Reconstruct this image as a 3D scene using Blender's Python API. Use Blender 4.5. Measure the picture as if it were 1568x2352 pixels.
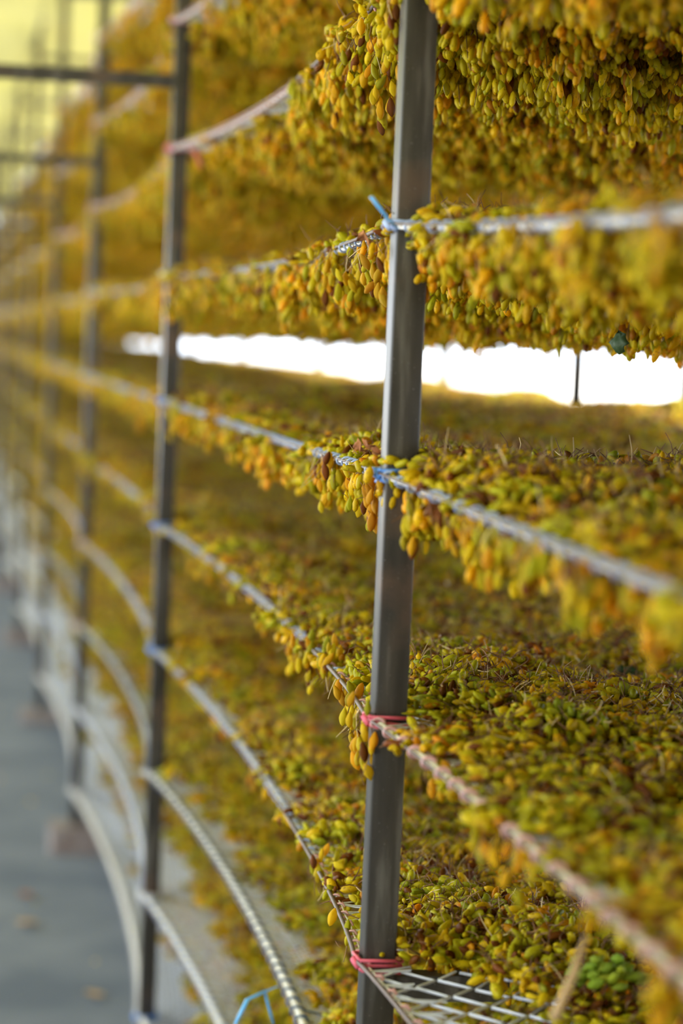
import bpy, math, random
import numpy as np
from mathutils import Vector, Euler, Matrix

for o in list(bpy.data.objects):
    bpy.data.objects.remove(o)
scene = bpy.context.scene
COL = scene.collection
random.seed(7)
rng = np.random.default_rng(11)

# ------------------------------------------------------------------ camera
W_PX, H_PX, F_PX = 1568, 2352, 5700.0
YAW, PITCH, ROLL = 0.1654, 0.0681, 0.0427
CAM = np.array([-0.5063, 0.0, 1.75])
_cy, _sy, _cp, _sp = math.cos(YAW), math.sin(YAW), math.cos(PITCH), math.sin(PITCH)
FWD = np.array([_sy * _cp, _cy * _cp, -_sp])
_r = np.array([_cy, -_sy, 0.0])
_u = np.cross(_r, FWD)
RIGHT = math.cos(ROLL) * _r + math.sin(ROLL) * _u
UP = -math.sin(ROLL) * _r + math.cos(ROLL) * _u
cd = bpy.data.cameras.new('camera')
cam = bpy.data.objects.new('camera', cd)
COL.objects.link(cam)
M = Matrix(((RIGHT[0], UP[0], -FWD[0], CAM[0]), (RIGHT[1], UP[1], -FWD[1], CAM[1]),
            (RIGHT[2], UP[2], -FWD[2], CAM[2]), (0, 0, 0, 1)))
cam.matrix_world = M
cd.sensor_fit = 'VERTICAL'
cd.sensor_height = 36.0
cd.lens = F_PX * 36.0 / H_PX
cd.clip_end = 500
cd.dof.use_dof = True
cd.dof.focus_distance = 3.08
cd.dof.aperture_fstop = cd.lens / 1000 / 0.034
cd.dof.aperture_blades = 0
scene.camera = cam


def project(P):
    d = np.asarray(P) - CAM
    z = d @ FWD
    return W_PX / 2 + F_PX * (d @ RIGHT) / z, H_PX / 2 - F_PX * (d @ UP) / z, z


def ray(px, py):
    return FWD + RIGHT * (px - W_PX / 2) / F_PX - UP * (py - H_PX / 2) / F_PX


def at_z(px, py, z):          # the point of a level surface seen there
    r = ray(px, py)
    return CAM + r * (z - CAM[2]) / r[2]


def at_depth(px, py, d):
    return CAM + ray(px, py) * d


# ------------------------------------------------------------------ light
world = bpy.data.worlds.new('sky')
scene.world = world
world.use_nodes = True
wn = world.node_tree.nodes
bg = wn['Background']
bg.inputs[0].default_value = (0.78, 0.88, 1.0, 1)
bg.inputs[1].default_value = 3.0

sd = bpy.data.lights.new('sun', 'SUN')
sun = bpy.data.objects.new('sun', sd)
COL.objects.link(sun)
sd.energy = 9.0
sd.angle = math.radians(1.0)
sd.color = (1.0, 0.95, 0.86)
_d = Vector((-0.80, 0.05, -0.95))         # direction the light travels
sun.rotation_euler = _d.to_track_quat('-Z', 'Y').to_euler()

vs = scene.view_settings
vs.view_transform = 'Standard'
vs.look = 'None'
vs.gamma = 1.0
vs.use_curve_mapping = False
vs.exposure = 0.98
cy = scene.cycles
cy.max_bounces = 6
cy.diffuse_bounces = 4
cy.glossy_bounces = 2
cy.transmission_bounces = 3
cy.transparent_max_bounces = 6
cy.caustics_reflective = False
cy.caustics_refractive = False
cy.use_adaptive_sampling = True
cy.adaptive_threshold = 0.035
cy.use_denoising = True

# ------------------------------------------------------------------ layout
T = 0.28                        # tier spacing
L = 2.7799                       # post spacing
Y0 = 2.7433                      # near post
ZT = 1.8836                      # height of tier 3
RW = 1.20                       # depth of the rack
PW, PD = 0.0375, 0.037           # post section
NB = 12                          # bays beyond the near post
TIERS = list(range(0, 10))


def tz(k):
    return ZT - (k - 3) * T


# ------------------------------------------------------------------ materials
def new_mat(name):
    m = bpy.data.materials.new(name)
    m.use_nodes = True
    nt = m.node_tree
    nt.nodes.clear()
    out = nt.nodes.new('ShaderNodeOutputMaterial')
    return m, nt, out


def N(nt, typ, **kw):
    n = nt.nodes.new(typ)
    for k, v in kw.items():
        if k in n.inputs:
            n.inputs[k].default_value = v
        else:
            setattr(n, k, v)
    return n


def ramp(nt, fac, stops):
    r = nt.nodes.new('ShaderNodeValToRGB')
    el = r.color_ramp.elements
    while len(el) < len(stops):
        el.new(0.5)
    for e, (p, c) in zip(el, stops):
        e.position = p
        e.color = (*c, 1)
    nt.links.new(fac, r.inputs[0])
    return r.outputs[0]


def mixc(nt, fac, a, b, mode='MIX'):
    m = nt.nodes.new('ShaderNodeMix')
    m.data_type = 'RGBA'
    m.blend_type = mode
    for s, v in ((0, fac), (6, a), (7, b)):
        if isinstance(v, (int, float)):
            m.inputs[s].default_value = v
        elif isinstance(v, tuple):
            m.inputs[s].default_value = (*v, 1)
        else:
            nt.links.new(v, m.inputs[s])
    return m.outputs[2]


def simple(name, col, rough=0.6, trans=0.0, noise=None, col2=None, bump=0.0, coords='Object'):
    m, nt, out = new_mat(name)
    p = N(nt, 'ShaderNodeBsdfPrincipled', Roughness=rough)
    src = None
    if noise:
        tc = N(nt, 'ShaderNodeTexCoord')
        nz = N(nt, 'ShaderNodeTexNoise', Scale=noise, Detail=4.0)
        nt.links.new(tc.outputs[coords], nz.inputs['Vector'])
        src = ramp(nt, nz.outputs['Fac'], [(0.35, col), (0.65, col2 or col)])
        nt.links.new(src, p.inputs['Base Color'])
        if bump:
            b = N(nt, 'ShaderNodeBump', Strength=bump, Distance=0.002)
            nt.links.new(nz.outputs['Fac'], b.inputs['Height'])
            nt.links.new(b.outputs[0], p.inputs['Normal'])
    else:
        p.inputs['Base Color'].default_value = (*col, 1)
    sh = p.outputs[0]
    if trans > 0:
        t = N(nt, 'ShaderNodeBsdfTranslucent')
        if src:
            nt.links.new(src, t.inputs[0])
        else:
            t.inputs[0].default_value = (*col, 1)
        mx = N(nt, 'ShaderNodeMixShader')
        mx.inputs[0].default_value = trans
        nt.links.new(sh, mx.inputs[1])
        nt.links.new(t.outputs[0], mx.inputs[2])
        sh = mx.outputs[0]
    nt.links.new(sh, out.inputs[0])
    return m


def raisin_material():
    m, nt, out = new_mat('raisin_skin')
    at = N(nt, 'ShaderNodeAttribute', attribute_name='tint')
    tc = N(nt, 'ShaderNodeTexCoord')
    n1 = N(nt, 'ShaderNodeTexNoise', Scale=260.0, Detail=2.0)
    nt.links.new(tc.outputs['Object'], n1.inputs['Vector'])
    f = ramp(nt, n1.outputs['Fac'], [(0.30, (1, 1, 1)), (0.40, (0, 0, 0))])
    f2 = N(nt, 'ShaderNodeMath', operation='MULTIPLY')
    nt.links.new(f, f2.inputs[0])
    f2.inputs[1].default_value = 0.55
    c = mixc(nt, f2.outputs[0], at.outputs['Color'], (0.13, 0.04, 0.012))
    oi = N(nt, 'ShaderNodeObjectInfo')
    warm = ramp(nt, oi.outputs['Random'], [(0.0, (1.1, 0.92, 0.8)), (0.5, (1, 1, 1)), (1.0, (0.92, 1.0, 1.0))])
    c = mixc(nt, 1.0, c, warm, 'MULTIPLY')
    p = N(nt, 'ShaderNodeBsdfPrincipled', Roughness=0.42)
    p.inputs['Specular IOR Level'].default_value = 0.15
    nt.links.new(c, p.inputs['Base Color'])
    b = N(nt, 'ShaderNodeBump', Strength=0.5, Distance=0.0008)
    nt.links.new(n1.outputs['Fac'], b.inputs['Height'])
    nt.links.new(b.outputs[0], p.inputs['Normal'])
    t = N(nt, 'ShaderNodeBsdfTranslucent')
    nt.links.new(c, t.inputs[0])
    mx = N(nt, 'ShaderNodeMixShader')
    mx.inputs[0].default_value = 0.38
    nt.links.new(p.outputs[0], mx.inputs[1])
    nt.links.new(t.outputs[0], mx.inputs[2])
    nt.links.new(mx.outputs[0], out.inputs[0])
    return m


def post_material():
    m, nt, out = new_mat('worn_dark_paint')
    tc = N(nt, 'ShaderNodeTexCoord')
    mp = N(nt, 'ShaderNodeMapping')
    mp.inputs['Scale'].default_value = (1, 1, 0.12)
    nt.links.new(tc.outputs['Object'], mp.inputs[0])
    n1 = N(nt, 'ShaderNodeTexNoise', Scale=60.0, Detail=6.0)
    n2 = N(nt, 'ShaderNodeTexNoise', Scale=9.0, Detail=5.0)
    n3 = N(nt, 'ShaderNodeTexNoise', Scale=420.0, Detail=2.0)
    nt.links.new(mp.outputs[0], n1.inputs['Vector'])
    nt.links.new(tc.outputs['Object'], n2.inputs['Vector'])
    nt.links.new(tc.outputs['Object'], n3.inputs['Vector'])
    c = ramp(nt, n1.outputs['Fac'], [(0.3, (0.030, 0.026, 0.021)), (0.55, (0.056, 0.049, 0.040)), (0.72, (0.13, 0.118, 0.10))])
    r = ramp(nt, n2.outputs['Fac'], [(0.54, (0, 0, 0)), (0.66, (0.7, 0.7, 0.7))])
    c = mixc(nt, r, c, (0.12, 0.075, 0.05))
    s = ramp(nt, n3.outputs['Fac'], [(0.70, (0, 0, 0)), (0.76, (0.7, 0.7, 0.7))])
    c = mixc(nt, s, c, (0.30, 0.30, 0.29))
    p = N(nt, 'ShaderNodeBsdfPrincipled', Roughness=0.42)
    nt.links.new(c, p.inputs['Base Color'])
    b = N(nt, 'ShaderNodeBump', Strength=0.35, Distance=0.001)
    nt.links.new(n1.outputs['Fac'], b.inputs['Height'])
    nt.links.new(b.outputs[0], p.inputs['Normal'])
    nt.links.new(p.outputs[0], out.inputs[0])
    return m


MAT = dict(
    raisin=raisin_material(),
    stem=simple('dry_stem', (0.10, 0.035, 0.015), 0.8, noise=90, col2=(0.30, 0.15, 0.05)),
    pale_stem=simple('pale_stem', (0.62, 0.45, 0.20), 0.7),
    post=post_material(),
    net=simple('white_net_cord', (0.80, 0.82, 0.87), 0.8, trans=0.2),
    hem=simple('net_hem_cord', (0.88, 0.87, 0.84), 0.85, noise=120, col2=(0.78, 0.74, 0.66), bump=0.6),
    sheet=simple('amber_block_sheet', (0.55, 0.34, 0.02), 0.9, trans=0.45, noise=40, col2=(0.42, 0.28, 0.015)),  # fruit-coloured, for the added sheet that blocks light between the raisins
    wire=simple('brown_edge_wire', (0.13, 0.09, 0.075), 0.55),
    blue=simple('blue_twine', (0.12, 0.30, 0.75), 0.45, trans=0.2),
    skyblue=simple('light_blue_twine', (0.16, 0.50, 0.85), 0.4, trans=0.25),
    pale_blue=simple('faded_blue_twine', (0.42, 0.52, 0.78), 0.5, trans=0.2),
    navy=simple('dark_blue_twine', (0.02, 0.07, 0.16), 0.5),
    pink=simple('pink_twine', (0.80, 0.14, 0.20), 0.5, trans=0.25),
    rose=simple('faded_pink_twine', (0.75, 0.42, 0.40), 0.5, trans=0.2),
    grey=simple('pale_grey_twine', (0.62, 0.60, 0.60), 0.6),
    concrete=simple('aisle_concrete', (0.085, 0.105, 0.14), 0.85, noise=3.0, col2=(0.15, 0.17, 0.205), bump=0.4),
    dark_wall=simple('light_block_clay', (0.05, 0.04, 0.03), 0.95, noise=4, col2=(0.08, 0.06, 0.045)),  # kept dark so the added wall throws back little light
    footing=simple('concrete_footing', (0.18, 0.13, 0.11), 0.9, noise=18, col2=(0.26, 0.22, 0.2), bump=0.6),
    sand=simple('pale_dusty_ground', (0.68, 0.64, 0.58), 0.95, noise=0.6, col2=(0.60, 0.56, 0.50)),
    tarp=simple('yellow_roof_cloth', (0.66, 0.60, 0.17), 0.7, trans=0.08, noise=1.2, col2=(0.56, 0.52, 0.19)),
    green_leaf=simple('dark_green_leaf', (0.035, 0.08, 0.02), 0.6, trans=0.2, noise=60, col2=(0.06, 0.11, 0.03)),
    rust_leaf=simple('curled_rust_leaf', (0.32, 0.10, 0.03), 0.7, trans=0.25, noise=80, col2=(0.5, 0.2, 0.05)),
    straw=simple('tan_straw', (0.52, 0.34, 0.16), 0.7),
    fluff=simple('white_fluff', (0.9, 0.9, 0.88), 0.9, trans=0.3),
)


# ------------------------------------------------------------------ mesh helpers
class MB:
    """collects triangles and quads, then links them as one mesh object"""
    def __init__(s):
        s.v, s.f, s.n, s.mi, s.tint = [], [], 0, [], []

    def add(s, V, F, mi=0, tint=(1, 1, 1)):
        V = np.asarray(V, float)
        s.v.append(V)
        s.f.extend([tuple(i + s.n for i in f) for f in F])
        s.mi.extend([mi] * len(F))
        s.tint.append(np.tile(np.array([*tint, 1.0]), (len(V), 1)))
        s.n += len(V)

    def box(s, lo, hi, mi=0, bevel=0.0):
        x0, y0, z0 = lo
        x1, y1, z1 = hi
        b = bevel
        if b <= 0:
            V = [(x, y, z) for z in (z0, z1) for x, y in ((x0, y0), (x1, y0), (x1, y1), (x0, y1))]
            s.add(V, [(3, 2, 1, 0), (4, 5, 6, 7), (0, 1, 5, 4), (1, 2, 6, 5), (2, 3, 7, 6), (3, 0, 4, 7)], mi)
            return
        ring = []
        for cx, cyy, a0 in ((x0 + b, y0 + b, 180), (x1 - b, y0 + b, 270), (x1 - b, y1 - b, 0), (x0 + b, y1 - b, 90)):
            for k in range(4):
                a = math.radians(a0 + 30 * k)
                ring.append((cx + b * math.cos(a), cyy + b * math.sin(a)))
        n = len(ring)
        V = [(x, y, z0) for x, y in ring] + [(x, y, z1) for x, y in ring]
        F = [(i, (i + 1) % n, n + (i + 1) % n, n + i) for i in range(n)]
        F += [tuple(reversed(range(n))), tuple(range(n, 2 * n))]
        s.add(V, F, mi)

    def tube(s, pts, r, sides=6, mi=0, cap=True, tint=(1, 1, 1), flat=1.0):
        P = np.asarray(pts, float)
        m = len(P)
        R = np.full(m, r) if np.isscalar(r) else np.asarray(r, float)
        D = np.gradient(P, axis=0)
        D /= np.linalg.norm(D, axis=1)[:, None] + 1e-12
        a = np.array([0, 0, 1.0]) if abs(D[0][2]) < 0.9 else np.array([1.0, 0, 0])
        u = np.cross(D[0], a)
        u /= np.linalg.norm(u)
        V = []
        for i in range(m):
            u = u - D[i] * (u @ D[i])
            u /= np.linalg.norm(u) + 1e-12
            w = np.cross(D[i], u)
            for q in range(sides):
                t = 2 * math.pi * q / sides
                V.append(P[i] + R[i] * (math.cos(t) * u + math.sin(t) * w * flat))
        F = []
        for i in range(m - 1):
            for q in range(sides):
                a_, b_ = i * sides + q, i * sides + (q + 1) % sides
                F.append((a_, b_, b_ + sides, a_ + sides))
        if cap:
            F.append(tuple(reversed(range(sides))))
            F.append(tuple(range((m - 1) * sides, m * sides)))
        s.add(V, F, mi, tint)

    def mesh(s, name, mats, smooth=True, tinted=False):
        me = bpy.data.meshes.new(name)
        V = np.concatenate(s.v)
        me.vertices.add(len(V))
        me.vertices.foreach_set('co', V.ravel())
        tot = [len(f) for f in s.f]
        me.loops.add(sum(tot))
        me.loops.foreach_set('vertex_index', [i for f in s.f for i in f])
        me.polygons.add(len(tot))
        me.polygons.foreach_set('loop_start', np.concatenate([[0], np.cumsum(tot)[:-1]]).astype(np.int32))
        for m in mats:
            me.materials.append(m)
        me.polygons.foreach_set('material_index', np.array(s.mi, dtype=np.int32))
        me.polygons.foreach_set('use_smooth', [smooth] * len(tot))
        if tinted:
            a = me.attributes.new('tint', 'FLOAT_COLOR', 'POINT')
            a.data.foreach_set('color', np.concatenate(s.tint).ravel())
        me.update(calc_edges=True)
        return me

    def build(s, name, mats, parent=None, smooth=True, tinted=False, loc=None):
        if not isinstance(mats, (list, tuple)):
            mats = [mats]
        if loc is not None:
            s.v = [v - np.asarray(loc) for v in s.v]
        o = bpy.data.objects.new(name, s.mesh(name, mats, smooth, tinted))
        COL.objects.link(o)
        if parent:
            o.parent = parent
        if loc is not None:
            o.location = loc
        return o


def tag(o, label=None, cat=None, group=None, kind=None):
    if label:
        o['label'] = label
    if cat:
        o['category'] = cat
    if group:
        o['group'] = group
    if kind:
        o['kind'] = kind
    return o


def empty(name, loc=(0, 0, 0)):
    o = bpy.data.objects.new(name, None)
    o.location = loc
    COL.objects.link(o)
    return o


# ------------------------------------------------------------------ the setting
b = MB()
b.box((-4.0, -4, -0.2), (2.2, 40, 0.0))
tag(b.build('floor', MAT['concrete'], smooth=False), kind='structure')
b = MB()
b.box((-90, -60, -0.4), (2.2 - 6.2, 300, -0.02))
b.box((2.2, -60, -0.4), (260, 300, -0.02))
b.box((-4.0, 40, -0.4), (2.2, 300, -0.02))
tag(b.build('ground', MAT['sand'], smooth=False), kind='structure')

b = MB()
b.box((-4.2, -2.9, 0.0), (2.3, -2.6, 3.3))  # unseen wall added behind the camera to keep the post fronts dark
tag(b.build('wall_light_block', MAT['dark_wall'], smooth=False), kind='structure')
b = MB()
b.box((-4.2, 39.3, 0.0), (2.3, 39.6, 3.3))  # end wall added to cover the bright sky past the rack
tag(b.build('wall_sky_cover', MAT['footing'], smooth=False), kind='structure')

# roof cloth: gently folded, resting above the rack tops
b = MB()
xs = np.linspace(-4.2, 2.3, 40)
ys = np.linspace(-3, 39.7, 300)
X, Y = np.meshgrid(xs, ys)
Z = 3.42 + 0.05 * np.sin(X * 2.2 + 0.35 * Y) + 0.07 * np.cos((Y - Y0) * 2 * math.pi / L) + 0.03 * np.sin(X * 7 + Y * 1.7) - 0.02 * X
V = np.stack([X, Y, Z], -1).reshape(-1, 3)
V2 = V + np.array([0, 0, 0.004])
nx, ny = len(xs), len(ys)
F = [(j * nx + i, j * nx + i + 1, (j + 1) * nx + i + 1, (j + 1) * nx + i) for j in range(ny - 1) for i in range(nx - 1)]
b.add(V, F)
tag(b.build('roof_cloth', MAT['tarp']), kind='structure')

# ------------------------------------------------------------------ rack
rack = empty('drying_rack', (0, Y0, 0))
tag(rack, 'tall dark steel drying rack with posts in a row and many net tiers', 'rack')


def part(mb, name, mat, parent, **kw):
    o = mb.build(name, mat, parent, **kw)
    o.matrix_parent_inverse = parent.matrix_world.inverted() if False else Matrix.Translation(-Vector(parent.location))
    return o


for i in range(-1, NB + 2):
    y = Y0 + i * L
    for x in (0.0, RW):
        if i == -1 and x == 0.0:
            continue                    # this one would stand beside the camera, out of view
        b = MB()
        b.box((x, y, 0.0), (x + PW, y + PD, 3.36), bevel=0.003)
        p = part(b, 'post', MAT['post'], rack)
        b = MB()
        b.box((x - 0.07, y - 0.06, 0.0), (x + PW + 0.07, y + PD + 0.06, 0.05 + 0.02 * (i % 3)), bevel=0.02)
        part(b, 'footing', MAT['footing'], rack, smooth=False)
    # deep bars that carry the nets, and the bar overhead across the aisle
    for zz in (tz(6) - 0.045, tz(9) - 0.05, 3.22):
        b = MB()
        b.box((PW, y + 0.006, zz), (RW, y + 0.036, zz + 0.03))
        part(b, 'cross_bar', MAT['post'], rack, smooth=False)
    if i >= 1:
        b = MB()
        b.box((-3.6, y + 0.006, 2.296), (0.0, y + 0.036, 2.326))
        part(b, 'aisle_bar', MAT['post'], rack, smooth=False)
for xx in (0.005, RW + 0.005):
    b = MB()
    b.box((xx, Y0 - L - 0.3, 3.36), (xx + 0.025, Y0 + (NB + 1) * L, 3.385))
    part(b, 'top_rail', MAT['post'], rack, smooth=False)
# thin upright seen in the bright gap
pr = at_depth(1326, 850, 4.8)
b = MB()
b.tube([(pr[0], pr[1], at_depth(1326, 925, 4.8)[2]), (pr[0], pr[1], tz(3) + 0.0)], 0.010, 10)
tag(part(b, 'support_rod', MAT['post'], rack), label='thin grey rod standing between two net tiers in the bright gap')

# ------------------------------------------------------------------ net shape
RS = np.random.RandomState(5)
PH = RS.rand(12, 6) * 6.28


def bay_t(y):
    q = (y - (Y0 + 0.02)) / L
    i = np.floor(q)
    return i, q - i


BOW = {7: 0.070, 8: 0.065, 9: 0.06, 6: 0.055, 5: 0.055}


def edge(k, y):
    """front net edge: x and z at y"""
    i, t = bay_t(y)
    s = 4 * t * (1 - t)
    ex = BOW.get(k, 0.045) * s ** 0.8
    ez = np.where(i < 0, 0.030, 0.013) * s
    return -0.004 + ex, tz(k) - ez


def surf(k, x, y):
    """height of the net inside the rack"""
    i, t = bay_t(y)
    s = 4 * t * (1 - t)
    ex, ez = edge(k, y)
    q = np.clip((x - ex) / (RW - ex), 0, 1)
    belly = np.sin(math.pi * q) ** 0.75
    ph = PH[k]
    und = 0.017 * np.sin(x * 7 + ph[0]) * np.sin(y * 4.1 + ph[1]) + 0.007 * np.sin(x * 17 + y * 9 + ph[2])
    far = np.clip((i - 2) * 0.023, 0, 0.09) * (1.0 if k == 3 else 0.0) - np.clip((i - 2) * 0.014, 0, 0.055) * (1.0 if k == 4 else 0.0)
    return ez - belly * (0.016 + 0.045 * s + far) + und * np.minimum(1, q * 6)


def start(k, y):
    """where the fruit begins, measured inwards from the edge"""
    i, t = bay_t(y)
    z = 0.5 + 0.5 * np.sin(y * 21 + PH[k][3]) * np.sin(y * 7.3 + PH[k][4])
    if k == 9:
        return 0.10 + 0.05 * z + 0.02 * np.cos(2 * math.pi * t)
    if k == 8:
        return 0.055 + 0.035 * z + 0.06 * np.abs(np.cos(math.pi * t)) ** 3
    if k == 7:
        return np.where(i < 1, 0.045 + 0.03 * z, 0.02 + 0.03 * z)
    if k == 6:
        near = np.where((i < 0) & (t > 0.80), 0.11, 0.0)
        return near + 0.022 + 0.015 * z
    if k in (1, 2):
        return np.where((i >= 0) & (t > 0.45), 0.04, 0.012)
    if k == 0:
        return 0.05 + 0.03 * z
    return 0.012 + 0.012 * z


# ------------------------------------------------------------------ raisin shapes
def raisin_vf(seg, rings, seed):
    r = np.random.RandomState(seed)
    ln = 1.0
    wid = 0.39 + 0.10 * r.rand()
    bend = (r.rand() - 0.5) * 0.35
    ph = r.rand(4) * 6.28
    sk = 0.85 + 0.5 * r.rand()
    V = [(0, 0, -0.5 * ln)]
    for i in range(1, rings):
        u = i / rings
        z = -0.5 + u
        rad = wid * 0.5 * math.sin(math.pi * u ** sk) ** 0.62 * (1.0 + 0.06 * math.sin(9 * u + ph[3]))
        for q in range(seg):
            a = 2 * math.pi * q / seg
            w = 1 + 0.09 * math.sin(3 * a + ph[0] + 2.0 * u) + 0.06 * math.sin(5 * a + ph[1]) + 0.10 * (r.rand() - 0.5)
            V.append((rad * w * math.cos(a) * 0.92 + bend * (z * z - 0.1), rad * w * math.sin(a), z * ln))
    V.append((bend * 0.15, 0, 0.5 * ln))
    F = []
    for q in range(seg):
        F.append((0, 1 + (q + 1) % seg, 1 + q))
    for i in range(rings - 2):
        for q in range(seg):
            a, c = 1 + i * seg + q, 1 + i * seg + (q + 1) % seg
            F.append((a, c, c + seg, a + seg))
    e = len(V) - 1
    o = 1 + (rings - 2) * seg
    for q in range(seg):
        F.append((o + q, o + (q + 1) % seg, e))
    return np.array(V), F


LOW = [raisin_vf(7, 6, 100 + i) for i in range(14)]
HIGH = [raisin_vf(12, 10, 300 + i) for i in range(8)]

PAL_TOP = [((0.66, 0.50, 0.008), 30), ((0.53, 0.46, 0.010), 30), ((0.72, 0.46, 0.006), 15), ((0.66, 0.28, 0.005), 5),
           ((0.34, 0.34, 0.010), 9), ((0.20, 0.06, 0.006), 11)]
PAL_HANG = [((0.80, 0.58, 0.008), 36), ((0.66, 0.51, 0.008), 26), ((0.82, 0.46, 0.006), 22), ((0.50, 0.44, 0.008), 10),
            ((0.54, 0.20, 0.006), 4), ((0.24, 0.07, 0.006), 3)]
PAL_GREEN = [((0.26, 0.36, 0.02), 60), ((0.36, 0.44, 0.025), 40)]


def pick(pal):
    w = [p[1] for p in pal]
    c = np.array(random.choices(pal, w)[0][0])
    return tuple(np.clip(c * (0.85 + 0.3 * random.random()), 0, 1))


def rot_to(d, spin):
    d = Vector(d).normalized()
    return np.array((d.to_track_quat('Z', 'Y').to_matrix() @ Matrix.Rotation(spin, 3, 'Z')))


def add_raisin(mb, p, d, ln, fat=1.0, pal=PAL_TOP, src=LOW, tint=None):
    V, F = random.choice(src)
    R = rot_to(d, random.random() * 6.28)
    mb.add((V * np.array([ln * fat, ln * fat, ln])) @ R.T + np.asarray(p), F, 0, tint or pick(pal))


def add_twig(mb, p, d, ln, r, mi=1):
    d = np.asarray(d, float)
    d /= np.linalg.norm(d)
    k = np.array([random.gauss(0, 1), random.gauss(0, 1), random.gauss(0, .5)]) * ln * 0.25
    pts = [np.asarray(p) + d * ln * t + k * t * (1 - t) * 2 for t in (0, .33, .66, 1)]
    mb.tube(pts, [r, r * .8, r * .7, r * .5], 3, mi, cap=False)


CLUMPS = bpy.data.collections.new('raisin_clumps')      # source shapes only, not in the scene
RM = [MAT['raisin'], MAT['stem'], MAT['pale_stem']]
TS = 0.075                                                # clump radius


def source(mb, i):
    o = bpy.data.objects.new('raisin_clump.%03d' % i, mb.mesh('raisin_clump', RM, True, True))
    CLUMPS.objects.link(o)


NTOP, NHANG, NSING = 7, 7, 24
for i in range(NTOP):                     # fruit lying on a net
    b = MB()
    for j in range(205):
        a, r = random.random() * 6.28, TS * math.sqrt(random.random()) * 1.15
        h = 0.026 * max(0, 1 - (r / TS / 1.2) ** 2) ** .5
        z = 0.004 + h * (random.random() ** 0.5)
        el = random.gauss(0, 0.38)
        az = random.random() * 6.28
        small = random.random() < 0.18
        add_raisin(b, (r * math.cos(a), r * math.sin(a), z), (math.cos(az) * math.cos(el), math.sin(az) * math.cos(el), math.sin(el)),
                   (0.0125 if small else 0.0218) * random.uniform(0.8, 1.2), random.uniform(0.8, 1.1))
    for j in range(85):
        a, r = random.random() * 6.28, TS * math.sqrt(random.random())
        add_twig(b, (r * math.cos(a), r * math.sin(a), 0.012 + 0.016 * random.random()),
                 (random.gauss(0, 1), random.gauss(0, 1), random.gauss(0.35, .5)), random.uniform(.010, .028), random.uniform(.0006, .0010),
                 1 if random.random() < .85 else 2)
    source(b, i)
for i in range(NHANG):                    # fruit hanging through a net
    b = MB()
    for c in range(15):
        a, r = random.random() * 6.28, TS * math.sqrt(random.random())
        cx, cyy, ln = r * math.cos(a), r * math.sin(a), random.uniform(0.022, 0.062)
        add_twig(b, (cx, cyy, 0), (random.gauss(0, .1), random.gauss(0, .1), -1), ln, 0.0009)
        for j in range(int(5 + ln * 135)):
            q = random.random()
            w = 0.017 * (1 - 0.6 * q)
            add_raisin(b, (cx + random.gauss(0, w * .65), cyy + random.gauss(0, w * .6), -ln * q - 0.004),
                       (random.gauss(0, .28), random.gauss(0, .28), -1), random.uniform(.017, .0255), random.uniform(.85, 1.1), PAL_HANG)
    source(b, NTOP + i)
SINGLE = []
for i in range(NSING):                    # single fruit
    b = MB()
    V, F = HIGH[i % len(HIGH)]
    b.add(V, F, 0, pick(PAL_HANG))
    me = b.mesh('raisin', RM, True, True)
    SINGLE.append(me)
    o = bpy.data.objects.new('raisin_clump.%03d' % (NTOP + NHANG + i), me)
    CLUMPS.objects.link(o)
WARM = []
for i in range(5):
    b = MB()
    V, F = HIGH[i]
    b.add(V, F, 0, random.choice([(0.72, 0.42, 0.015), (0.74, 0.48, 0.02), (0.66, 0.33, 0.015)]))
    WARM.append(b.mesh('raisin', RM, True, True))
for i in range(4):                        # loose twigs
    b = MB()
    for j in range(7):
        add_twig(b, np.array([random.gauss(0, .006), random.gauss(0, .006), 0]),
                 (random.gauss(0, .6), random.gauss(0, .6), -1 if i < 2 else random.gauss(0, .5)), random.uniform(.015, .045), .0007, 1 if j % 3 else 2)
    source(b, NTOP + NHANG + NSING + i)

gn = bpy.data.node_groups.new('scatter_raisins', 'GeometryNodeTree')
gn.interface.new_socket('Geometry', in_out='INPUT', socket_type='NodeSocketGeometry')
gn.interface.new_socket('Geometry', in_out='OUTPUT', socket_type='NodeSocketGeometry')
gi, go = gn.nodes.new('NodeGroupInput'), gn.nodes.new('NodeGroupOutput')
ci = gn.nodes.new('GeometryNodeCollectionInfo')
ci.inputs['Collection'].default_value = CLUMPS
ci.inputs['Separate Children'].default_value = True
ci.inputs['Reset Children'].default_value = True
ip = gn.nodes.new('GeometryNodeInstanceOnPoints')
ip.inputs['Pick Instance'].default_value = True


def named(n, typ):
    a = gn.nodes.new('GeometryNodeInputNamedAttribute')
    a.data_type = typ
    a.inputs['Name'].default_value = n
    return a.outputs[0]


e2r = gn.nodes.new('FunctionNodeEulerToRotation')
gn.links.new(gi.outputs[0], ip.inputs['Points'])
gn.links.new(ci.outputs[0], ip.inputs['Instance'])
gn.links.new(named('idx', 'INT'), ip.inputs['Instance Index'])
gn.links.new(named('rot', 'FLOAT_VECTOR'), e2r.inputs[0])
gn.links.new(e2r.outputs[0], ip.inputs['Rotation'])
gn.links.new(named('scl', 'FLOAT_VECTOR'), ip.inputs['Scale'])
gn.links.new(ip.outputs[0], go.inputs[0])


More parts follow.
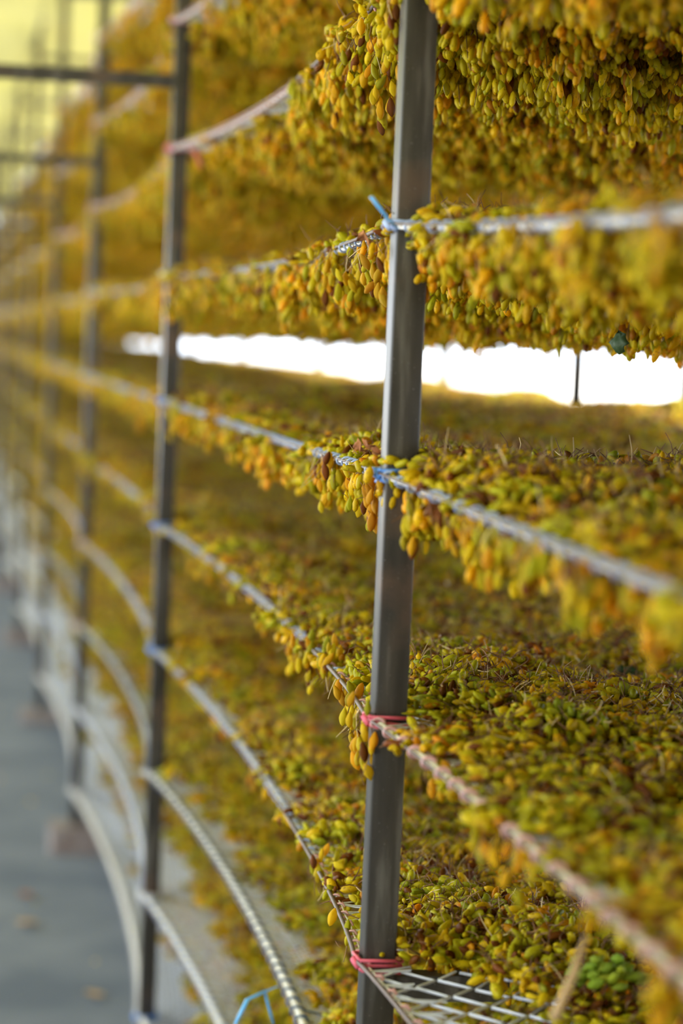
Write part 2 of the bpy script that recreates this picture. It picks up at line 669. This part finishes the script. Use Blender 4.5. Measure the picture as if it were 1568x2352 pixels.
def scatter(name, pts):
    """pts: list of (pos, euler, scale, idx)"""
    me = bpy.data.meshes.new(name)
    n = len(pts)
    me.vertices.add(n)
    me.vertices.foreach_set('co', np.array([p[0] for p in pts], dtype=np.float32).ravel())
    a = me.attributes.new('rot', 'FLOAT_VECTOR', 'POINT')
    a.data.foreach_set('vector', np.array([p[1] for p in pts], dtype=np.float32).ravel())
    a = me.attributes.new('scl', 'FLOAT_VECTOR', 'POINT')
    a.data.foreach_set('vector', np.array([p[2] for p in pts], dtype=np.float32).ravel())
    a = me.attributes.new('idx', 'INT', 'POINT')
    a.data.foreach_set('value', np.array([p[3] for p in pts], dtype=np.int32))
    o = bpy.data.objects.new(name, me)
    COL.objects.link(o)
    md = o.modifiers.new('scatter', 'NODES')
    md.node_group = gn
    return o


# ------------------------------------------------------------------ nets
WHERE = {
    0: ('topmost white drying net tied along the rack under the roof cloth', 'rose', 'rose'),
    1: ('second white drying net from the top of the rack', 'rose', 'rose'),
    2: ('drying net with red twine tie and bare pinkish lacing by second post', 'rose', 'rose'),
    3: ('drying net above the bright gap, tied with pale and blue twine', 'pale_blue', 'pale_blue'),
    4: ('drying net just below the bright gap, blue lacing and blue post ties', 'pale_blue', 'blue'),
    5: ('drying net tied to the near post with bright pink twine, blue then pink lacing', 'pale_blue', 'pink'),
    6: ('drying net with pink tie low on near post and open coarse mesh corner', 'pale_blue', 'pink'),
    7: ('wide bare white net edge with dark lacing and light blue twine tail', 'navy', 'grey'),
    8: ('white net with broad bare border, second tier from the ground', 'pale_blue', 'grey'),
    9: ('lowest white drying net with bare border close to the concrete', 'grey', 'grey'),
}
TIE_A = {2: 'grey', 3: 'pale_blue', 4: 'blue', 5: 'pink', 6: 'pink', 7: 'grey'}
TIE_B = {1: 'rose', 2: 'pink', 3: 'grey', 4: 'blue', 5: 'blue', 6: 'blue', 7: 'grey', 8: 'grey', 9: 'blue'}
TIE_C = {2: 'rose', 4: 'pale_blue', 6: 'rose'}
YEND = Y0 + NB * L
YSTART = Y0 - 0.62 * L


def fine_y(k, y):
    """1 where the strands are knotted straight onto a bare wire instead of a rolled hem"""
    lo_, hi_ = {6: (-9, Y0 + 1.1), 5: (Y0, Y0 + 0.85), 2: (Y0 - 0.2, Y0 + 1.2), 3: (Y0 + 0.1, Y0 + 0.5)}.get(k, (-99, -98))
    return np.clip((y - lo_) / 0.1, 0, 1) * np.clip((hi_ - y) / 0.2, 0, 1)


for k in TIERS:
    lab, lace, tie = WHERE[k]
    net = empty('drying_net', (0, Y0, tz(k)))
    tag(net, lab, 'net', 'net tiers of the drying rack')
    heavy = k >= 7
    ys = np.arange(YSTART, YEND, 0.03 if k else 0.05)
    ex, ez = edge(k, ys)
    # wire
    b = MB()
    b.tube(np.stack([ex - (0.006 if heavy else 0.004), ys, ez + 0.002], -1), 0.0017 + 0.0012 * fine_y(k, ys), 6)
    part(b, 'edge_wire', MAT['wire'], net)
    bare = (fine_y(k, ys))
    # rolled hem cord
    b = MB()
    fine = ys
    wob = 0.0005 * np.sin(fine * 60)
    rr = (0.0078 if heavy else 0.0040) * (1 + 0.07 * np.sin(fine * 37 + k) * np.sin(fine * 91)) * (1 - 0.72 * bare)
    b.tube(np.stack([ex + (0.004 if heavy else 0.005) + wob, fine, ez - 0.001 + wob], -1), rr, 8, flat=0.8)
    part(b, 'hem', MAT['hem'], net)
    # lacing: loops around wire and hem
    b = MB()
    b2 = MB()
    pitch = 0.052
    n = int((YSTART + (Y0 + 3 * L - YSTART)) / pitch)
    y = YSTART
    R = 0.0100 if heavy else 0.0072
    while y < Y0 + 3 * L:
        x_, z_ = edge(k, y)
        R = 0.0100 if heavy else 0.0072 - 0.0022 * float(fine_y(k, y))
        bb = b2 if (k == 5 and y < Y0 + 0.45) or (k == 6 and y < Y0 + 0.62) or (k == 5 and abs(y - Y0 - .55) < .06) else b
        pts = []
        for q in range(0, 15):
            a = q / 14 * 2 * math.pi * 1.15
            pts.append((x_ + 0.0025 + R * math.cos(a), y + 0.012 * q / 14, z_ + R * 0.85 * math.sin(a)))
        bb.tube(pts, 0.0024 if (bb is b2 and y < Y0) else 0.0017, 4, cap=False)
        y += pitch * random.uniform(0.9, 1.1)
    o = part(b, 'lacing', MAT[lace], net)
    o['kind'] = 'stuff'
    if b2.n:
        o = part(b2, 'lacing', MAT['rose'], net)
        o['kind'] = 'stuff'
        o['label'] = 'faded pink lacing near the closest post'
    # gathered strands fanning inwards from the edge
    b3 = MB()
    y = YSTART
    while y < Y0 + 2 * L:
        e_, z_ = edge(k, y)
        for q in range(3):
            yy = y + random.uniform(-.028, .028)
            dx = random.uniform(.035, .06)
            b3.tube([(float(e_), y, float(z_)), (float(e_) + dx * .5, (y + yy) / 2, float(surf(k, e_ + dx * .5, y)) + .002), (float(e_) + dx, yy, float(surf(k, e_ + dx, yy)) + .004)], 0.00125, 3, cap=False)
        y += 0.05
    o = part(b3, 'net_strands', MAT['net'], net)
    o['kind'] = 'stuff'
    # mesh border: real strands over the front strip
    b = MB()
    if k in (6,):
        cells = [(YSTART, Y0 + 0.0, 0.060, 0.034, 0.30, 0.0021), (Y0 + .3 * L, Y0 + L, 0.03, 0.015, 0.10, 0.0007)]
    elif heavy:
        cells = [(Y0 - 0.1, Y0 + L, 0.022, 0.0085, 0.26, 0.00105), (Y0 + L, Y0 + 2 * L, 0.036, 0.012, 0.26, 0.0026), (Y0 + 2 * L, YEND, 0.09, 0.024, 0.26, 0.0065)]
    else:
        cells = [(YSTART, Y0 + L, 0.034, 0.012, 0.09, 0.0010), (Y0 + L, Y0 + 2 * L, 0.05, 0.016, 0.07, 0.0018), (Y0 + 2 * L, YEND, 0.09, 0.03, 0.06, 0.004)]
    for (ya, yb, cyl, cxl, width, rad) in cells:
        ncol = max(2, int(width / cxl))
        yy = np.arange(ya, yb, cyl)
        for c in range(ncol):
            # zigzag strand running along the row, meeting its neighbours at knots
            P = []
            for m, y in enumerate(yy):
                for hlf in (0, 1):
                    y_ = y + hlf * cyl / 2
                    if y_ > yb:
                        continue
                    off = cxl * (c + (0.94 if (hlf + c) % 2 else 0.06))
                    e_, _ = edge(k, y_)
                    x_ = e_ + 0.004 + off
                    P.append((x_, y_, float(surf(k, x_, y_)) + 0.0006 * (c % 3)))
            if len(P) > 2:
                b.tube(P, rad, 3, cap=False)
    o = part(b, 'net_mesh', MAT['net'], net)
    o['kind'] = 'stuff'
    # amber sheet added under the fruit to block stray light
    b = MB()
    ysn = np.arange(YSTART, YEND, 0.12)
    xsn = np.linspace(0, 1, 13)
    V = []
    for y in ysn:
        e_, _ = edge(k, y)
        s0 = e_ + float(start(k, y)) + 0.035
        for q in xsn:
            x_ = s0 + (RW - 0.02 - s0) * q
            V.append((x_, y, float(surf(k, x_, y))))
    m = len(xsn)
    F = [(j * m + i, j * m + i + 1, (j + 1) * m + i + 1, (j + 1) * m + i) for j in range(len(ysn) - 1) for i in range(m - 1)]
    b.add(V, F)
    part(b, 'light_block_sheet', MAT['sheet'], net)
    # ties round each post
    for i in range(0, NB + 1):
        y = Y0 + i * L
        nm = (TIE_A if i == 0 else TIE_B if i == 1 else TIE_C if i == 2 else {}).get(k, 'grey' if (i + k) % 3 else 'rose')
        b = MB()
        for w in range(3 if i < 3 else 1):
            o_ = 0.0035 + 0.0012 * w
            h = 0.005 * (w - 1) + random.uniform(-.002, .002)
            sl = random.uniform(-0.006, 0.006)
            ring = [(-o_, -o_, h), (PW / 2, -o_, h + sl * .5), (PW + o_, -o_, h + sl), (PW + o_, PD + o_, h), (PW / 2, PD + o_, h - .002), (-o_, PD + o_, h - .003), (-o_ - .001, PD / 2, h), (-o_, -o_, h + .0005)]
            b.tube([(px, y + py, tz(k) + pz) for px, py, pz in ring], 0.0022 if i < 3 else .004, 5)
        if i < 3:                            # knot and short ends
            b.tube([(-0.006, y + 0.004, tz(k) - 0.005), (-0.009, y + 0.012, tz(k) + 0.003), (-0.006, y + 0.02, tz(k) - 0.002)], [0.003, .0055, .003], 6)
        part(b, 'tie', MAT[nm], net)['label'] = '%s tie wrapped around a post' % {'grey': 'pale grey', 'rose': 'faded pink', 'pink': 'pink', 'blue': 'blue', 'pale_blue': 'pale blue'}[nm]
    if k == 3:
        a_, c_ = at_depth(914, 526, 2.66), at_depth(852, 452, 2.63)
        mid = (a_ + c_) / 2 + np.array([0.004, 0, -0.006])
        b = MB()
        b.tube([a_, mid, c_], [0.0016, .0026, .0034], 6, flat=.5)
        part(b, 'twine_tail', MAT['skyblue'], net)['label'] = 'frayed light blue twine end sticking up beside the near post'
    if k == 2:
        b = MB()
        b.tube([at_depth(436, 340, 5.3), at_depth(452, 352, 5.28), at_depth(464, 384, 5.27)], [0.004, .006, .005], 6, flat=.5)
        part(b, 'twine_tail', MAT['pink'], net)['label'] = 'short red twine end hanging at the second post'
    if k == 7:
        zz = tz(7)
        p0 = at_depth(636, 2266, 3.70)
        b = MB()
        b.tube([p0, at_depth(606, 2278, 3.66), at_depth(568, 2296, 3.63), at_depth(540, 2352, 3.61)], [0.002, .004, .004, .003], 6, flat=.35)
        b.tube([at_depth(608, 2278, 3.66), at_depth(616, 2310, 3.65), at_depth(628, 2352, 3.64)], [0.002, .0025, .002], 6, flat=.4)
        part(b, 'twine_tail', MAT['skyblue'], net)['label'] = 'split light blue twine end dangling from the hem'
        b = MB()
        e0, z0 = edge(7, p0[1])
        b.tube([(e0 + q, p0[1] - .02 * q / .1, float(surf(7, e0 + q, p0[1])) + 0.006 - 0.02 * q) for q in np.linspace(0, .10, 6)], 0.0016, 6)
        part(b, 'twine_tail', MAT['navy'], net)['label'] = 'dark blue twine lying across the net'

# ------------------------------------------------------------------ fruit on every net
LOOK = {
    0: 'raisins heaped on the topmost net', 1: 'golden raisins hanging through the second net from the top',
    2: 'golden raisins drooping through the net above near post pale tie', 3: 'yellow raisins hanging above the bright gap',
    4: 'olive and brown raisins spread just below the bright gap', 5: 'raisins and brown stems on the net tied with pink twine',
    6: 'greenish raisins on the net with the coarse open corner', 7: 'raisins spread behind the wide bare net edge with light blue twine',
    8: 'raisins set back from the bare border, second tier from the ground', 9: 'raisins on the lowest net near the concrete',
}
cand = []


def row_at(k, px):
    lo_, hi_ = 1.4, 14.0
    for _ in range(40):
        m_ = (lo_ + hi_) / 2
        e_, z_ = edge(k, m_)
        if project((float(e_), m_, float(z_)))[0] > px:
            lo_ = m_
        else:
            hi_ = m_
    return lo_


BUNCHES = [  # tier, across, down from, down to, how many, label
    (4, 772, 1050, 1120, 13, 'plump yellow raisin in the bunch draped over the blue-laced cord left of near post'),
    (4, 800, 1080, 1170, 16, 'yellow raisin in the bunch hanging under the blue-laced cord left of near post'),
    (4, 846, 1095, 1215, 18, 'amber raisin in the longest bunch hanging beside near post, below the gap'),
    (4, 872, 1095, 1150, 7, 'raisin squeezed between the amber bunch and the near post'),
    (4, 692, 1060, 1120, 12, 'small raisin hanging under the blue-laced cord, midway between posts'),
    (4, 620, 1020, 1085, 9, 'soft golden raisin under the blue-laced cord, towards second post'),
    (5, 722, 1460, 1585, 17, 'raisin on the straggly stem bunch where the lacing turns pink'),
    (5, 756, 1470, 1545, 12, 'yellow raisin draped over the pink lacing left of near post'),
    (5, 790, 1560, 1610, 5, 'small orange raisin dangling alone below the pink lacing'),
    (5, 818, 1570, 1700, 13, 'yellow raisin in the long bunch below pink lacing near the post'),
    (5, 852, 1600, 1780, 12, 'bright yellow raisin hanging in a chain against the near post'),
    (3, 785, 620, 705, 24, 'greenish raisin in the round stemmy bunch above the bright gap'),
    (3, 852, 560, 690, 14, 'orange raisin in the bunch beside the near post above the gap'),
    (3, 682, 605, 700, 10, 'long yellow raisin hanging from the blue-laced cord above the gap'),
    (3, 648, 650, 760, 9, 'raisin in the lowest drooping tip above the white gap'),
    (2, 860, 110, 290, 22, 'greenish raisin in the long bunch left of near post at the top'),
    (2, 770, 180, 300, 14, 'yellow raisin hanging where the wire rises to the near post top'),
    (6, 566, 1735, 1815, 7, 'amber raisin in the small bunch under the blue-knotted bare wire'),
    (6, 738, 1950, 2015, 6, 'yellow raisin under the bare wire where its blue knots turn pink'),
    (6, 802, 2100, 2185, 4, 'yellow raisin on the dry twig left of the near post bottom'),
]
n_single = 0
STALKS = ['bunch draped over the blue-laced cord left of near post', 'bunch hanging just right of the draped one', 'longest amber bunch beside near post below the gap',
          'small bunch squeezed against the near post below the gap', 'bunch under the cord midway between posts', 'soft golden bunch under the cord towards second post',
          'straggly bunch where the lacing turns pink', 'bunch draped over the pink lacing', 'tiny orange bunch dangling alone', 'long bunch under pink lacing near the post',
          'bright yellow chain against the near post', 'round stemmy greenish bunch above the gap', 'orange bunch beside near post above the gap', 'long yellow bunch on blue-laced cord above the gap',
          'lowest drooping tip above the white gap', 'long greenish bunch at top left of near post', 'yellow bunch where the wire rises to the top', 'small amber bunch under blue-knotted bare wire',
          'sparse bunch where blue knots turn pink', 'dry orange twig left of the near post bottom']
for nb_, (k, px, ya_, yb_, n, lab) in enumerate(BUNCHES):
    yr = row_at(k, px)
    e_, z_ = edge(k, yr)
    d_ = project((float(e_), yr, float(z_)))[2]
    top = at_depth(px, ya_, d_)
    tip = at_depth(px - 2, yb_, d_)
    ln = (yb_ - ya_) * d_ / F_PX
    off = 0.012 if ya_ > project((float(e_), yr, float(z_)))[1] else -0.002
    wide = min(0.013, ln * .28)
    b = MB()
    for q in range(3):
        add_twig(b, (float(e_) + off, yr, float(z_)), (random.gauss(0, .15), random.gauss(0, .15), -1), ln * random.uniform(.35, .65) + 0.5 * abs(float(z_) - top[2]), 0.0009, 2 if q == 0 else 1)
    for q in range(n // 2):
        add_twig(b, (float(e_) + off + random.gauss(0, .006), yr + random.gauss(0, .008), float(z_) - ln * random.random() * .8), (random.gauss(0, .6), random.gauss(0, .6), -.5), .014, 0.0006, 1)
    tag(b.build('stalk', RM, tinted=True), 'thin dry stalk inside the ' + STALKS[nb_], 'stalk')
    for j in range(n):
        q = (j + .5) / n
        w = wide * (1.15 - 0.75 * q)
        o = bpy.data.objects.new('raisin', SINGLE[(j * 5 + px) % NSING] if 'amber' not in lab and 'orange' not in lab else WARM[j % len(WARM)])
        o.location = (top[0] + (tip[0] - top[0]) * q + off + random.gauss(0, w * .8), yr + random.gauss(0, w * 1.1), top[2] - ln * q)
        l_ = random.uniform(.020, .026) * (0.8 if 'small' in lab else 1)
        f_ = random.uniform(.85, 1.05)
        o.scale = (l_ * f_, l_ * f_, l_)
        o.rotation_euler = (math.pi + random.gauss(0, .25), random.gauss(0, .25), random.random() * 6.28)
        COL.objects.link(o)
        tag(o, lab, 'raisin', 'raisins of the ' + STALKS[nb_])
        n_single += 1
for k in TIERS:
    pts = []
    step = 0.088
    y = YSTART + 0.02
    row = 0
    while y < YEND - 0.05:
        stp = step if y < Y0 + 3.2 * L else step * 1.18
        e_, _ = edge(k, y)
        s0 = float(e_ + start(k, y))
        x = s0 + 0.062 + (0.04 if row % 2 else 0)
        fill = True
        while x < RW - 0.02:
            xx, yy = x + random.uniform(-.02, .02), y + random.uniform(-.02, .02)
            xx = max(xx, s0 + 0.058)
            z = float(surf(k, xx, yy))
            tilt = (random.gauss(0, .05), random.gauss(0, .05))
            rz = random.random() * 6.283
            sc = random.uniform(.92, 1.2)
            if k != 6 or not (yy < Y0 and yy > Y0 - 0.5 and xx < 0.16):
                hz = random.uniform(.7, 1.5)
                pts.append(((xx, yy, z), (*tilt, rz), (sc, sc, hz), random.randrange(NTOP)))
                if k <= 4 or (s0 + 0.13 < x < s0 + 0.35):
                    pts.append(((xx, yy, z), (*tilt, rz), (sc, sc, random.uniform(.65, 1.15)), NTOP + random.randrange(NHANG)))
            x += stp
        y += stp
        row += 1
    # single fruit along the front edge: bunches hanging over the cord and lying on it
    if k <= 7:
        for bay in range(-1, 4):
            ya = max(YSTART, Y0 + bay * L + (0.06 if bay >= 0 else 0))
            yb = Y0 + (bay + 1) * L - 0.03
            dens = {0: 16, 1: 19, 2: 24, 3: 26, 4: 20, 5: 9, 6: 8, 7: 0}[k] * (0.7 if bay > 1 else 1)
            if bay == 0 and k in (4, 5, 6):
                dens = {4: 10, 5: 6, 6: 2.5}[k]
            for c in range(int(dens * (yb - ya))):
                yc = random.uniform(ya, yb)
                i_, t_ = bay_t(yc)
                if k == 2 and bay == 0 and t_ > 0.42 and random.random() < .85:
                    continue
                if k == 6 and bay == -1 and t_ > 0.80:
                    continue
                if float(start(k, yc)) > 0.039 and random.random() < .6:
                    continue
                ln = abs(random.gauss(0.035, 0.018)) + 0.008
                if k in (5, 6):
                    ln *= 0.8
                xo = random.uniform(0.007, 0.032) if random.random() < (.72 if k <= 3 else .88) else -0.005
                tone = random.randrange(NSING)
                for j in range(int(4 + ln * 165)):
                    q = random.random()
                    w = 0.011 * (1.1 - 0.6 * q)
                    yy = yc + random.gauss(0, w * 1.3)
                    e_, z_ = edge(k, yy)
                    pos = (float(e_) + xo + random.gauss(0, w * .7), yy, float(z_) - 0.006 - ln * q)
                    l_ = random.uniform(.018, .0255)
                    f_ = random.uniform(.85, 1.1)
                    rt = (random.gauss(math.pi, .22), random.gauss(0, .22), random.random() * 6.28)
                    idx = tone if random.random() < .35 else random.randrange(NSING)
                    cand.append((k, pos, rt, (l_ * f_, l_ * f_, l_), idx, xo))
                e_, z_ = edge(k, yc)
                pts.append(((float(e_) + xo, yc, float(z_)), (random.gauss(0, .2), random.gauss(0, .2), random.random() * 6), (1, 1, .6 + ln * 12), NTOP + NHANG + NSING + random.randrange(2)))
            for c in range(int(dens * 5.0 * (yb - ya))):       # lying on or just behind the cord
                yy = random.uniform(ya, yb)
                if float(start(k, yy)) > 0.039 or (k == 2 and bay == 0 and bay_t(yy)[1] > .42):
                    continue
                if math.sin(yy * 9 + PH[k][5]) < -0.15:
                    continue
                e_, z_ = edge(k, yy)
                l_ = random.uniform(.017, .024)
                xo = random.uniform(0.004 if k <= 3 else 0.014, 0.055)
                cand.append((k, (float(e_) + xo, yy, float(z_) + 0.006 + 0.016 * random.random()), (math.pi / 2 + random.gauss(0, .35), random.gauss(0, .3), random.random() * 6.28), (l_, l_, l_), random.randrange(NSING), xo))
    cand_k = [c for c in cand if c[0] == k]
    scored = []
    for c in cand_k:
        px, py, d = project(c[1])
        if 15 < px < W_PX - 15 and 15 < py < H_PX - 15 and c[1][1] < Y0 + 0.9 and c[5] < 0.012:
            scored.append((d, id(c), c))
    scored.sort(key=lambda s: s[0])
    chosen = set()
    for s in scored[:{2: 10, 3: 14, 4: 14, 5: 10, 6: 6}.get(k, 0)]:
        chosen.add(s[1])
        _, pos, rt, sc, idx, _x = s[2]
        o = bpy.data.objects.new('raisin', SINGLE[idx])
        o.location, o.rotation_euler, o.scale = pos, rt, sc
        COL.objects.link(o)
        tag(o, {2: 'blurred yellow raisin hanging off the near net edge at the top right',
                3: 'yellow raisin hanging from the near pale cord above the bright gap',
                4: 'golden raisin hanging from the near net edge below the bright gap',
                5: 'yellow raisin at the near edge of the net with pink lacing',
                6: 'raisin at the near edge of the net with coarse open corner'}[k], 'raisin',
            {2: 'raisins on the near edge of the third net', 3: 'raisins on the near edge above the bright gap',
             4: 'raisins on the near edge below the bright gap', 5: 'raisins on the near edge with pink lacing',
             6: 'raisins on the near edge with the coarse corner'}[k])
    for c in cand_k:
        if id(c) not in chosen:
            pts.append((c[1], c[2], c[3], NTOP + NHANG + c[4]))
    tag(scatter('raisins', pts), LOOK[k], 'raisins', 'layers of raisins on the nets', 'stuff')


# ------------------------------------------------------------------ small things
def leaf(name, c, size, mat, label, rot=(0, 0, 0), curl=1.0, seed=0):
    r = random.Random(seed)
    b = MB()
    nu, nv = 9, 9
    V = []
    for i in range(nu):
        u = i / (nu - 1)
        w = 0.5 * math.sin(math.pi * min(1, u * 1.02)) ** 0.7 * (1 + 0.25 * math.sin(u * 16))
        for j in range(nv):
            v = (j / (nv - 1) - 0.5) * 2
            V.append(((u - .5) * size, v * w * size, size * curl * (0.35 * v * v * w + 0.25 * math.sin(u * 5 + seed) * .5 + .05 * math.sin(v * 7 + u * 9))))
    F = [(i * nv + j, i * nv + j + 1, (i + 1) * nv + j + 1, (i + 1) * nv + j) for i in range(nu - 1) for j in range(nv - 1)]
    b.add(V, F)
    b.tube([(-0.5 * size, 0, size * curl * .125 * math.sin(seed)), (-.75 * size, 0, -.1 * size)], 0.02 * size, 4)
    o = b.build(name, mat)
    md = o.modifiers.new('thickness', 'SOLIDIFY')
    md.thickness = 0.0006
    o.location = c
    o.rotation_euler = rot
    return tag(o, label, 'leaf')


def on_net(px, py, k, up=0.03):
    p = at_z(px, py, tz(k))
    for _ in range(12):
        p = at_z(px, py, float(surf(k, p[0], p[1])) + up)
    return p


leaf('grape_leaf', on_net(1440, 1545, 5, .034), 0.034, MAT['green_leaf'], 'crumpled dark green leaf lying on the raisins of the pink-tied net', (.3, .2, .4), 1, 3)
leaf('grape_leaf', at_depth(1418, 788, 3.15), 0.030, MAT['green_leaf'], 'dark leaf hanging down into the bright gap', (0, 1.4, .5), 1, 8)
for j, (px, py) in enumerate(((822, 1030), (846, 1026), (868, 1040))):
    leaf('dried_leaf', at_depth(px, py, 2.92 - .03 * j), 0.019, MAT['rust_leaf'], ['curled rust brown leaf on blue-laced net, leftmost of three by near post', 'curled rust brown leaf between two like it beside near post', 'curled rust brown leaf closest to the near post of three'][j], (random.random(), -1.0 + random.random(), random.random() * 6), 1.4, j)
leaf('dried_leaf', at_depth(838, 556, 2.92), 0.026, MAT['rust_leaf'], 'orange brown curled leaf on the cord above the bright gap', (0.5, -0.3, 2.2), 1.2, 5)

b = MB()
b.tube([at_depth(1345, 2150, 2.30), at_depth(1318, 2235, 2.27), at_depth(1272, 2340, 2.24)], [0.003, .0042, .0046], 8)
tag(b.build('straw', MAT['straw']), 'blurred tan stalk slanting down beside green bunch at lower right', 'stalk')

gp = on_net(1400, 2270, 6, .03)
for j in range(34):
    V, F = HIGH[j % 8]
    if j < 8:
        b = MB()
        b.add(V, F, 0, pick(PAL_GREEN))
        if j == 0:
            GM = []
        GM.append(b.mesh('raisin', RM, True, True))
    a, r = random.random() * 6.28, 0.048 * math.sqrt(random.random())
    o = bpy.data.objects.new('raisin', GM[j % 8])
    o.location = (gp[0] + r * math.cos(a), gp[1] + r * math.sin(a), gp[2] + 0.012 + 0.022 * (1 - (r / .05) ** 2) * random.random())
    l_ = random.uniform(.020, .026)
    o.scale = (l_, l_, l_)
    o.rotation_euler = (math.pi / 2 + random.gauss(-.4, .3), 0, random.gauss(1.0, .5))
    COL.objects.link(o)
    tag(o, 'fresh green raisin in the green bunch at the lower right', 'raisin', 'green raisins in one bunch')

for j, (px, py, d, lab) in enumerate(((1026, 1338, 3.0, 'tiny white fluff right of near post'), (1410, 1380, 3.0, 'bright white fluff floating above pink-tied net raisins'), (1387, 1362, 3.02, 'small fluff thread beside the bright white one'))):
    b = MB()
    c = on_net(px, py, 5, .062)
    for q in range(9):
        v = np.array([random.gauss(0, 1) for _ in range(3)])
        v /= np.linalg.norm(v)
        b.tube([c - v * .0005, c + v * .0028 * random.uniform(.5, 1.3), c + v * .0035 + (0, 0, -.001)], 0.0004, 4)
    b.add(LOW[j][0] * np.array([.0035, .0035, .005]) + c, LOW[j][1])
    tag(b.build('fluff', MAT['fluff']), lab, 'fluff')

for j, (px, py, ln, lab) in enumerate(((60, 2125, .07, 'pale dry husk lying on the aisle concrete'), (60, 2060, .05, 'small amber scrap on concrete above the pale husk'), (215, 2290, .05, 'dry scrap on the concrete near the lowest net'))):
    p = at_z(px, py, 0.004)
    leaf('dry_husk', (p[0], p[1], 0.012), ln, MAT['straw'] if j != 1 else MAT['rust_leaf'], lab, (0, 0, 1.1 + j), .5, 20 + j)['category'] = 'husk'

# a few raisins dropped on the aisle concrete
for j in range(14):
    o = bpy.data.objects.new('raisin', SINGLE[j])
    yy = random.uniform(5.5, 12)
    o.location = (random.uniform(-.5, .0), yy, 0.0035)
    o.scale = (.016, .016, .018)
    o.rotation_euler = (math.pi / 2, 0, random.random() * 6)
    COL.objects.link(o)
    tag(o, 'fallen raisin lying loose on the aisle concrete', 'raisin', 'raisins fallen on the concrete')
